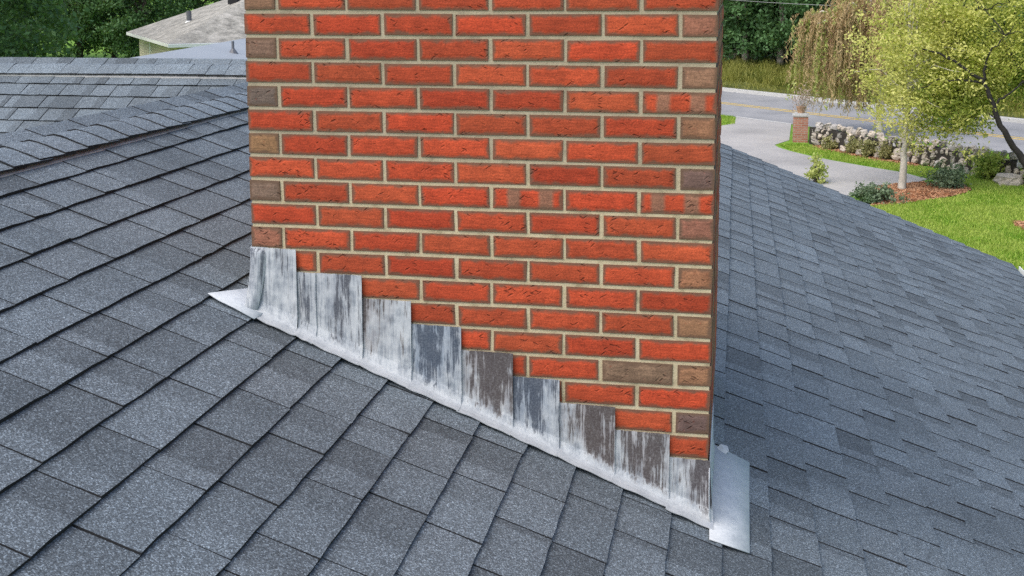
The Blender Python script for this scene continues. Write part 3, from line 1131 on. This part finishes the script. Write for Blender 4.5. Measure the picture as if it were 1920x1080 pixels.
V = [nhp(0, 0, EZ), nhp(SP, 0, EZ), nhp(SP, LN_, EZ), nhp(0, LN_, EZ), nhp(SP / 2, SP / 2, zr), nhp(SP / 2, LN_ - SP / 2, zr)]
nroof = add('roof', mesh('roof', V, [(0, 4, 1), (0, 3, 5, 4), (3, 2, 5), (2, 1, 4, 5)], M['tan_roof']), nh, NI)
V, F = [], []
for a0, b0, a1, b1 in ((0.5, .5, SP - .5, LN_ - .5),):
    P = [nhp(a0, b0, 0)[:2], nhp(a1, b0, 0)[:2], nhp(a1, b1, 0)[:2], nhp(a0, b1, 0)[:2]]
    V, F = prism(P, GZ, EZ - .13)
add('wall', mesh('wall', V, F, M['siding']), nh, NI)
for k in range(9):                           # siding laps on the end wall
    z0 = EZ - .2 - k * .13
    V, F = prism([nhp(.6, .475, 0)[:2], nhp(SP - .6, .475, 0)[:2], nhp(SP - .6, .5, 0)[:2], nhp(.6, .5, 0)[:2]], z0 - .125, z0 - .012)
    add('clapboard', mesh('clapboard', V, F, M['siding']), nh, NI)
P = [nhp(-.02, -.02, 0)[:2], nhp(SP + .02, -.02, 0)[:2], nhp(SP + .02, LN_, 0)[:2], nhp(-.02, LN_, 0)[:2]]
V, F = prism(P, EZ - .14, EZ - .006)
add('fascia', mesh('fascia', V, F, M['white']), nh, NI)
V, F = prism([nhp(-.16, -.02, 0)[:2], nhp(-.03, -.02, 0)[:2], nhp(-.03, LN_, 0)[:2], nhp(-.16, LN_, 0)[:2]], EZ - .15, EZ - .02)
add('gutter', mesh('gutter', V, F, M['white']), nh, NI)
V, F = prism([nhp(7.7, .44, 0)[:2], nhp(7.95, .44, 0)[:2], nhp(7.95, .5, 0)[:2], nhp(7.7, .5, 0)[:2]], GZ, EZ - .15)
add('downpipe', mesh('downpipe', V, F, M['white']), nh, NI)
q = nhp(5.0, 1.75, 0)
V, F = tube([(q[0], q[1], EZ + .55), (q[0], q[1], EZ + 1.15)], [.11, .11], 10)
pp = add('vent_pipe', mesh('vent_pipe', V, F, M['pipe']), nroof)
V, F = tube([(q[0], q[1], EZ + .55), (q[0], q[1], EZ + .72)], [.24, .13], 10)
add('pipe_boot', mesh('pipe_boot', V, F, M['white']), nroof)
q = nhp(4.8, 3.7, 0)
V, F = join([box(q[0] - .22, q[0] + .22, q[1] - .2, q[1] + .2, EZ + 1.42, EZ + 1.62)])
add('roof_vent', mesh('roof_vent', V, F, M['dark']), nroof)
q = nhp(SP / 2, SP / 2 + .4, 0)
V, F = join([box(q[0] - .45 - 1.9, q[0] + .45 - 1.9, q[1] - .4 + .6, q[1] + .4 + .6, zr - .9, zr + 1.0)])
add('brick_stack', mesh('brick_stack', V, F, M['bricktex']), nroof)

# low outbuilding behind the wing
ga = empty('outbuilding', (-9.5, 25, GZ), 'low grey-roofed outbuilding beyond the wing ridge', 'outbuilding')
GI = Matrix.Translation((9.5, -25, -GZ))
gx = lambda y: -11.44 - (y - 19.2) * .12
V = [(gx(17), 17, -.9), (gx(33), 33, -.9), (gx(33) + 6.5, 33, -2.3), (gx(17) + 6.5, 17, -2.3), (gx(17) - 5, 17, -2.0), (gx(33) - 5, 33, -2.0)]
gr = add('roof', mesh('roof', V, [(0, 3, 2, 1), (0, 1, 5, 4)], M['gar_roof']), ga, GI)
md = gr.modifiers.new('thickness', 'SOLIDIFY')
md.thickness = .08
V, F = prism([(gx(17.4) - 4.6, 17.4), (gx(17.4) + 6.1, 17.4), (gx(32.6) + 6.1, 32.6), (gx(32.6) - 4.6, 32.6)], GZ, -2.32)
add('wall', mesh('wall', V, F, M['siding']), ga, GI)
V = [(gx(17.4) - 4.6, 17.4, -2.32), (gx(17.4) + 6.1, 17.4, -2.32), (gx(17.4), 17.4, -1.0)]
add('gable_wall', mesh('gable_wall', V, [(0, 1, 2)], M['siding']), ga, GI)
px_, py_ = -11.3, 25.0
zz = -.9 - (px_ - gx(py_)) * (1.4 / 6.5)
V, F = tube([(px_, py_, zz - .02), (px_, py_, zz + .30)], [.035, .035], 8)
vp = add('vent_pipe', mesh('vent_pipe', V, F, M['pipe']), ga, GI)
V, F = tube([(px_, py_, zz - .02), (px_, py_, zz + .11)], [.13, .04], 8)
add('pipe_boot', mesh('pipe_boot', V, F, M['pipe']), ga, GI)

# ------------------------------------------------------------------ brick pillar and stone wall
pl = empty('brick_pillar', (3.42, 34.15, GZ), 'squat red brick gate pillar with a pale cap at the driveway mouth', 'pillar')
V, F = box(-.22, .22, -.22, .22, 0, .82)
add('shaft', mesh('shaft', V, F, M['bricktex']), pl)
V, F = join([box(-.25, .25, -.25, .25, .82, .87), box(-.19, .19, -.19, .19, .87, .91)])
add('cap', mesh('cap', V, F, M['kerb']), pl)
pot = empty('planter', (3.42, 34.15, GZ + .91), 'small terracotta planter with a pinkish plant on the brick pillar', 'planter')
V, F = tube([(0, 0, 0), (0, 0, .05), (0, 0, .17), (0, 0, .2)], [.10, .11, .15, .155], 12)
add('pot', mesh('pot', V, F, mat_plain('terracotta', (.38, .24, .15), .85, .2)), pot)
C = rng.normal(0, 1, (420, 3)) * (.17, .17, .17) + (.08, 0, .45)
add('foliage', quads_mesh('foliage', leaf_quads(C, .09, .03, rng, .1), mat_leaf('leaves_pink', [(.20, .12, .11), (.36, .22, .20), (.46, .36, .30)], .3)), pot)


def rock_mesh(seed):
    r = random.Random(seed)
    V, F = [], []
    rings, seg = 4, 7
    V.append((0, 0, -1))
    for i in range(1, rings):
        a = math.pi * i / rings
        for k in range(seg):
            b = 2 * math.pi * (k + .5 * (i % 2)) / seg
            s = r.uniform(.70, 1.20)
            V.append((s * math.sin(a) ** .7 * math.cos(b), s * math.sin(a) ** .7 * math.sin(b), -s * math.cos(a) * 1.02))
    V.append((0, 0, 1))
    for k in range(seg):
        F.append((0, 1 + (k + 1) % seg, 1 + k))
        for i in range(rings - 2):
            a, b = 1 + i * seg + k, 1 + i * seg + (k + 1) % seg
            F.append((a, b, b + seg, a + seg))
        F.append((1 + (rings - 2) * seg + k, 1 + (rings - 2) * seg + (k + 1) % seg, len(V) - 1))
    return mesh('stone', V, F, M['stone'])


rocks = [rock_mesh(k) for k in range(8)]
wl = [(3.75, 33.75), (4.55, 32.5), (5.31, 31.25), (6.08, 30.5), (6.8, 29.75), (7.23, 29.1), (7.72, 28.3), (8.6, 27.3), (10.5, 25.4)]
wall = empty('stone_wall', (6.2, 30.4, GZ), 'dry-laid fieldstone wall running along the road from the brick pillar', 'stone wall')
WI = Matrix.Translation((-6.2, -30.4, -GZ))
cum = [0]
for a, b in zip(wl, wl[1:]):
    cum.append(cum[-1] + math.dist(a, b))


def wall_at(s):
    for i in range(len(wl) - 1):
        if s <= cum[i + 1] or i == len(wl) - 2:
            f = (s - cum[i]) / (cum[i + 1] - cum[i])
            d = np.array(wl[i + 1]) - np.array(wl[i])
            return np.array(wl[i]) + d * f, d / np.linalg.norm(d)


core = []
for i in range(len(wl) - 1):
    a, b = np.array(wl[i]), np.array(wl[i + 1])
    d = (b - a) / np.linalg.norm(b - a)
    nn = np.array([-d[1], d[0]])
    core.append(prism([tuple(a - nn * .1), tuple(b + d * .01 - nn * .1), tuple(b + d * .01 + nn * .2), tuple(a + nn * .2)], GZ - .02, GZ + .52))
V, F = join(core)
add('core', mesh('core', V, F, mat_plain('earth_fill', (.035, .03, .025), .95, .3)), wall, WI)
for row in range(4):
    s = random.uniform(0, .15)
    while s < cum[-1]:
        w = random.choice((.11, .14, .18, .22, .28, .34)) * (1.15 - .08 * row)
        s += w * .86
        p, d = wall_at(min(s, cum[-1]))
        nn = np.array([-d[1], d[0]])
        h = random.uniform(.08, .15)
        off = -.13 + .05 * row + random.uniform(-.03, .03)
        o = add('stone', random.choice(rocks), wall, WI)
        o.location = (p[0] + nn[0] * off, p[1] + nn[1] * off, GZ + .09 + row * .175 + random.uniform(-.03, .04))
        o.scale = (w * .55, random.uniform(.10, .15), h * .92)
        o.rotation_euler = (random.uniform(-.3, .3), random.uniform(-.35, .35), math.atan2(d[1], d[0]) + random.uniform(-.4, .4))
        s += w * .62
bo = add('boulder', rocks[2].copy(), None, label='rounded grey boulder at the foot of the stone wall by the dark limb', category='boulder')
bo.location = (8.05, 27.0, GZ + .10)
bo.scale = (.40, .3, .20)

# ------------------------------------------------------------------ trees
def limb(P, r0, r1, r, n=6, sag=.1):
    P = [np.array(p, float) for p in P]
    pts = []
    for i in range(len(P) - 1):
        for k in range(n):
            t = k / n
            p = P[i] * (1 - t) + P[i + 1] * t
            pts.append(p + r.normal(0, .02, 3) * (0 if i + k == 0 else 1))
    pts.append(P[-1])
    return tube(pts, list(np.linspace(r0, r1, len(pts))), 6)


def crown_points(r, cen, rad, ncl, per, spread, shell=.55, low=None):
    d = r.normal(size=(ncl, 3))
    d /= np.linalg.norm(d, axis=1, keepdims=True)
    q = (shell + (1 - shell) * r.random((ncl, 1))) * r.uniform(.8, 1.12, (ncl, 1))
    K = np.array(cen) + d * q * np.array(rad)
    if low is not None:
        K = K[K[:, 2] > low]
    C = np.repeat(K, per, 0) + r.normal(0, 1, (len(K) * per, 3)) * spread * np.array([1, 1, .7])
    return K, C


def tree_meshes(seed, h, rad, base, leaf, lmat, bark, ncl, per, spread, trunk=.22):
    r = np.random.default_rng(seed)
    cz = base + (h - base) * .45
    K, C = crown_points(r, (0, 0, cz), (rad, rad, (h - base) * .56), ncl, per, spread, .5, base)
    parts = [limb([(0, 0, -.1), (r.normal(0, .15), r.normal(0, .15), h * .45), (r.normal(0, .3), r.normal(0, .3), h * .85)], trunk, .05, r)]
    for k in K[r.permutation(len(K))[:14]]:
        z0 = r.uniform(.25, .6) * h
        parts.append(limb([(0, 0, min(z0, max(.6, k[2] - .3))), tuple(k * (.55, .55, 1) + (0, 0, .15)), tuple(k)], .06, .015, r, 3))
    V, F = join(parts)
    return mesh('trunk', V, F, bark, True), quads_mesh('crown', leaf_quads(C, leaf, leaf * .55, r), lmat)


def plant_tree(name, loc, tm, rz, sc, label, group=None):
    e = empty(name, loc, label, 'tree', group)
    e.rotation_euler = (0, 0, rz)
    e.scale = sc
    add('trunk', tm[0], e)
    add('crown', tm[1], e)
    return e


wood = [tree_meshes(200 + k, 8.5, 2.7, .55, .21, M['leaf_wood'], M['bark_grey'], 150, 110, .27) for k in range(3)]
dark = [tree_meshes(300 + k, 9.0, 3.0, .5, .20, M['leaf_dark'], M['bark'], 170, 115, .30) for k in range(3)]
LBL = ['lower woodland tree behind the road bank', 'woodland tree in the back row behind the road bank']
i = 0
for rowi, (c, t0, t1, dt) in enumerate(((59.5, -48, -22, 3.3), (65.5, -50, -20, 3.6))):
    t = t0
    t = -50
    while t < -22:
        t += dt
    # parameter t along the road; the frame looks at t of about -42 to -24
k = 0
spots = []
for rowi, c in enumerate((58.6, 63.0, 69.0)):
    for t in np.arange(-46, -12, 3.2 + rowi * .5):
        spots.append((rowi, c + rng.uniform(-.7, .7), t + rng.uniform(-.6, .6)))
names = {0: 'front row', 1: 'second row', 2: 'back row'}
cnt = {0: 0, 1: 0, 2: 0}
ords = ['first', 'second', 'third', 'fourth', 'fifth', 'sixth', 'seventh', 'eighth', 'ninth', 'tenth', 'eleventh', 'twelfth']
for rowi, c, t in spots:
    x, y = road_pt(c, t)
    q = project([(x, y, GZ + 2)])[0]
    if np.isnan(q).any() or q[0] < 1310 or q[0] > 1990:
        continue
    z = GZ + float(np.interp(c, [p_[0] for p_ in prof], [p_[1] for p_ in prof])) - .1
    s = rng.uniform(.85, 1.15)
    plant_tree('woodland_tree', (x, y, z), wood[k % 3], rng.uniform(0, 6.28), (s, s, s * rng.uniform(.9, 1.1)),
               'dark green woodland tree beyond the road, %s from the left in the %s' % (ords[min(cnt[rowi], 11)], names[rowi]), 'woodland beyond the road')
    cnt[rowi] += 1
    k += 1
# dark trees at the upper left
pos = []
for D, xs in ((33, (-24.5, -21.0, -17.6)), (41, (-34, -30.0, -26.3)), (58, (-52, -46, -41, -36.5, -32)), (66, (-50, -44, -38, -32, -26, -20))):
    for xx in xs:
        pos.append((xx + rng.uniform(-.6, .6), D + rng.uniform(-1, 1)))
cnt = 0
pos.sort(key=lambda q: (q[0]) / (q[1] + 3))
for xx, yy in pos:
    q = project([(xx, yy, GZ + 3)])[0]
    if q[0] > 480:
        continue
    if -150 + 1 > q[0]:
        continue
    # keep the garden in front of the neighbour house open
    if yy < 46 and q[0] > 70:
        continue
    s = rng.uniform(.9, 1.15)
    plant_tree('dark_tree', (xx, yy, GZ), dark[cnt % 3], rng.uniform(0, 6.28), (s, s, s),
               'dark leafy tree behind the wing ridge at upper left, %s from the left' % ords[min(cnt, 11)], 'dark trees at the upper left')
    cnt += 1


def custom_tree(name, loc, limbs, C, L, W, lmat, bark, label, droop=0., extra=None):
    e = empty(name, loc, label, 'tree')
    V, F = join(limbs)
    add('trunk', mesh('trunk', V, F, bark, True), e)
    add('crown', quads_mesh('crown', leaf_quads(C, L, W, rng, droop, .25), lmat), e)
    return e


# young pale-trunked tree by the driveway
r = np.random.default_rng(5)
K, C = crown_points(r, (.45, .1, 3.0), (1.85, 1.6, 2.5), 420, 42, .14, .40, .78)
K = K[np.hypot(K[:, 0], K[:, 1]) > .12]
lb = [limb([(0, 0, -.08), (.01, .0, .5), (.03, .02, 1.15), (.1, .05, 2.6), (.2, .1, 4.0)], .105, .025, r, 5)]
for k in K[r.permutation(len(K))[:34]]:
    z0 = min(max(1.0, k[2] - .5), 3.0)
    lb.append(limb([(.05, .02, z0), tuple(k * (.5, .5, 1) + (0, 0, .1)), tuple(k)], .018, .004, r, 3))
custom_tree('ornamental_tree', (5.4, 25.95, GZ), lb, C, .095, .042, M['leaf_yellow'], M['bark_pale'],
            'young yellow-green tree with a straight pale trunk in the mulch bed', .35)

# dark-limbed tree at the right edge
r = np.random.default_rng(6)
main = [(-.15, 0, -.1), (-.45, 0, .3), (-.79, 0, .57), (-1.09, 0, .9), (-1.46, -.05, 1.4), (-1.76, -.05, 1.88), (-1.89, 0, 2.39), (-2.13, 0, 2.76), (-2.59, 0, 3.12), (-3.0, .1, 3.36), (-3.47, .2, 3.45)]
lb = [limb(main, .11, .014, r, 3)]
br = [[(-2.08, 0, 2.70), (-2.02, -.05, 3.25), (-1.83, -.1, 3.55), (-1.5, -.1, 4.0)], [(-2.1, 0, 2.70), (-2.57, -.05, 2.75), (-3.03, -.05, 2.72), (-3.49, .1, 2.55)],
      [(-1.82, 0, 2.15), (-1.57, -.05, 2.40), (-1.24, 0, 2.65), (-.6, .2, 3.1)], [(-.3, 0, .15), (.1, .4, 1.2), (.3, .6, 2.4), (.4, .8, 4.2)]]
for k, q in enumerate(br):
    lb.append(limb(q, (.036, .03, .03, .10)[k], .008, r, 4))
K1, C1 = crown_points(r, (-1.9, 1.0, 3.7), (1.95, 1.2, 1.85), 350, 46, .16, .3, 1.9)
K2, C2 = crown_points(r, (-2.5, .9, 2.15), (1.15, .9, .85), 130, 46, .15, .3, 1.15)
K4, C4 = crown_points(r, (-.95, 1.0, 2.7), (.8, .7, .65), 60, 46, .15, .2, 1.6)
K3, C3 = crown_points(r, (.3, .9, 3.7), (1.5, 1.3, 2.0), 190, 46, .18, .35, 1.3)
nodes = []
for q in [main[4:]] + br:
    q = [np.array(v) for v in q]
    for a_, b_ in zip(q, q[1:]):
        nodes += [a_ * (1 - t_) + b_ * t_ for t_ in (0, .5)]
nodes = np.array(nodes)
for k in np.vstack([K1[:60], K2[:34], K3[:20], K4[:10]]):
    w_ = np.linalg.norm(nodes - k, axis=1) + np.maximum(0, nodes[:, 2] - k[2])
    a_ = nodes[np.argmin(w_)]
    nodes = np.vstack([nodes, (a_ + k) / 2 + (0, 0, .08)])
    lb.append(limb([tuple(a_), tuple((a_ + k) / 2 + (0, 0, .08)), tuple(k)], .016, .004, r, 3))
e = custom_tree('spreading_tree', (9.0, 25.0, GZ), lb, C1, .095, .040, M['leaf_lime2'], M['bark_black'],
                'spreading green tree with a dark leaning limb at the right edge', .3)
add('lower_crown', quads_mesh('lower_crown', leaf_quads(np.vstack([C2, C3, C4]), .095, .04, r, .3, .25), M['leaf_green']), e)

# weeping tree with browning strands
r = np.random.default_rng(8)
wt = empty('weeping_tree', (6.05, 36.2, GZ), 'weeping tree with brown hanging strands beside the road', 'tree')
lb = [limb([(0, 0, -.1), (-.02, 0, 1.0), (-.06, 0, 2.2), (-.12, 0, 3.0)], .12, .08, r, 4)]
tips, arch = [], []
for ang, reach, top in ((math.pi * 1.02, 2.45, 4.0), (math.pi * .92, 2.1, 3.8), (math.pi * 1.13, 2.2, 3.9), (math.pi * .88, 1.3, 4.2), (math.pi * 1.2, 1.5, 4.3), (.15, 1.7, 4.6), (-.4, 1.5, 4.4), (math.pi * .6, 1.1, 4.5), (math.pi * 1.5, 1.2, 4.4),
                        (math.pi * 1.08, 1.0, 4.7), (math.pi * .97, 1.7, 3.5), (math.pi * 1.1, .8, 3.4), (.6, 1.1, 4.9), (math.pi * 1.0, 1.25, 4.5)):
    d = np.array([math.cos(ang), math.sin(ang), 0])
    P = [(-.12, 0, 2.9), tuple(np.array((-.12, 0, 2.9)) + d * reach * .35 + (0, 0, (top - 2.9) * .7)), tuple(np.array((-.12, 0, 0)) + d * reach * .75 + (0, 0, top)),
         tuple(np.array((-.12, 0, 0)) + d * reach + (0, 0, top - .25))]
    lb.append(limb(P, .06, .015, r, 4))
    P = [np.array(p) for p in P]
    for s in np.linspace(.25, 1.0, 17):
        f = s * 3
        i0 = min(int(f), 2)
        arch.append((P[i0] * (1 - (f - i0)) + P[i0 + 1] * (f - i0), d))
brown, green, twigs = [], [], []
for p, d in arch:
    for _ in range(4):
        st = p + r.normal(0, .13, 3)
        ln = r.uniform(.7, 2.7) * (1.0 if d[0] < 0 else .8)
        ln = min(ln, st[2] - .75)
        n = int(ln * 42)
        tt = np.linspace(0, 1, n)[:, None]
        out = d * r.uniform(-.3, .5) + r.normal(0, .18, 3) * (1, 1, .3)
        wv = r.normal(0, .10, 3) * (1, 1, 0)
        C = st + out * tt + wv * np.sin(tt * r.uniform(3, 7)) - np.array([0, 0, 1]) * ln * tt ** 1.35 + r.normal(0, .028, (n, 3))
        (green if (r.random() < (.38 if d[0] < -.3 and st[0] < -1.8 else .10)) else brown).append(C)
        tw = [st + out * q + wv * math.sin(q * 5) - np.array([0, 0, 1]) * ln * q ** 1.15 for q in (0, .33, .66, 1)]
        twigs.append(tube(tw, [.008, .007, .006, .004], 3))
V, F = join(lb)
tk = add('trunk', mesh('trunk', V, F, M['bark_pale'], True), wt)
V, F = join(twigs)
add('twigs', mesh('twigs', V, F, M['leaf_brown']), wt)
add('brown_foliage', quads_mesh('brown_foliage', leaf_quads(np.vstack(brown), .15, .028, r, 1.8), M['leaf_brown']), wt, label='browning hanging foliage')
add('green_foliage', quads_mesh('green_foliage', leaf_quads(np.vstack(green), .13, .045, r, 1.2), M['leaf_lime']), wt, label='still green hanging foliage')


def shrub(name, loc, rad, n, L, mat, label, cat='shrub', W=None):
    r = np.random.default_rng(abs(hash(label)) % 1000 if False else len(label) * 13 + n)
    e = empty(name, loc, label, cat)
    K, C = crown_points(r, (0, 0, rad[2] * .75), np.array(rad) * (1.1, 1.1, 1.05), n // 40, 34, min(rad) * .24, .15, .02)
    C[:, 2] = np.maximum(C[:, 2], .02)
    lb = [limb([(0, 0, -.05), tuple(k * (.5, .5, .5)), tuple(k)], .02, .005, r, 2) for k in K[:12]]
    V, F = join(lb)
    add('stems', mesh('stems', V, F, M['bark']), e)
    add('foliage', quads_mesh('foliage', leaf_quads(C, L, W or L * .5, r), mat), e)


shrub('shrub', (6.5, 26.35, GZ), (.44, .40, .34), 3000, .075, M['leaf_shrub'], 'rounded dark blue-green shrub in the mulch bed right of the pale trunk')
shrub('shrub', (4.5, 24.2, GZ), (.62, .45, .26), 3000, .08, M['leaf_shrub'], 'low dark green shrub at the mulch bed edge behind the roof')
shrub('shrub', (7.75, 27.75, GZ), (.42, .40, .45), 3000, .085, M['leaf_green'], 'leafy green shrub growing against the right part of the stone wall')
shrub('shrub', (8.9, 27.0, GZ), (.6, .5, .5), 3000, .085, M['leaf_green'], 'green bush beyond the boulder at the right edge')
shrub('shrub', (3.42, 26.6, GZ), (.26, .26, .42), 900, .10, M['leaf_lime'], 'pale green leafy sprig standing on the driveway edge above the roof')
for k, (x, y, hh) in enumerate(((4.75, 31.75, .30), (5.15, 31.15, .34), (5.55, 30.75, .30), (4.25, 32.55, .24))):
    shrub('shrub', (x, y, GZ), (.30, .26, hh), 1200, .08, M['leaf_bronze'],
          ['second bronze-green shrub from the pillar along the stone wall', 'third bronze-green shrub from the pillar along the stone wall',
           'fourth bronze-green shrub from the pillar along the stone wall', 'bronze-green shrub nearest the pillar at the stone wall'][k])

# service cable strung through the trees
P = [np.array((-6.0, 46.0, .75)) * (1 - t) + np.array((22.0, 36.0, .9)) * t - np.array((0, 0, 1.1)) * 4 * t * (1 - t) for t in np.linspace(0, 1, 24)]
V, F = tube(P, [.010] * 24, 5)
add('utility_cable', mesh('utility_cable', V, F, M['wire']), label='thin overhead cable in front of the dark woodland', category='cable')
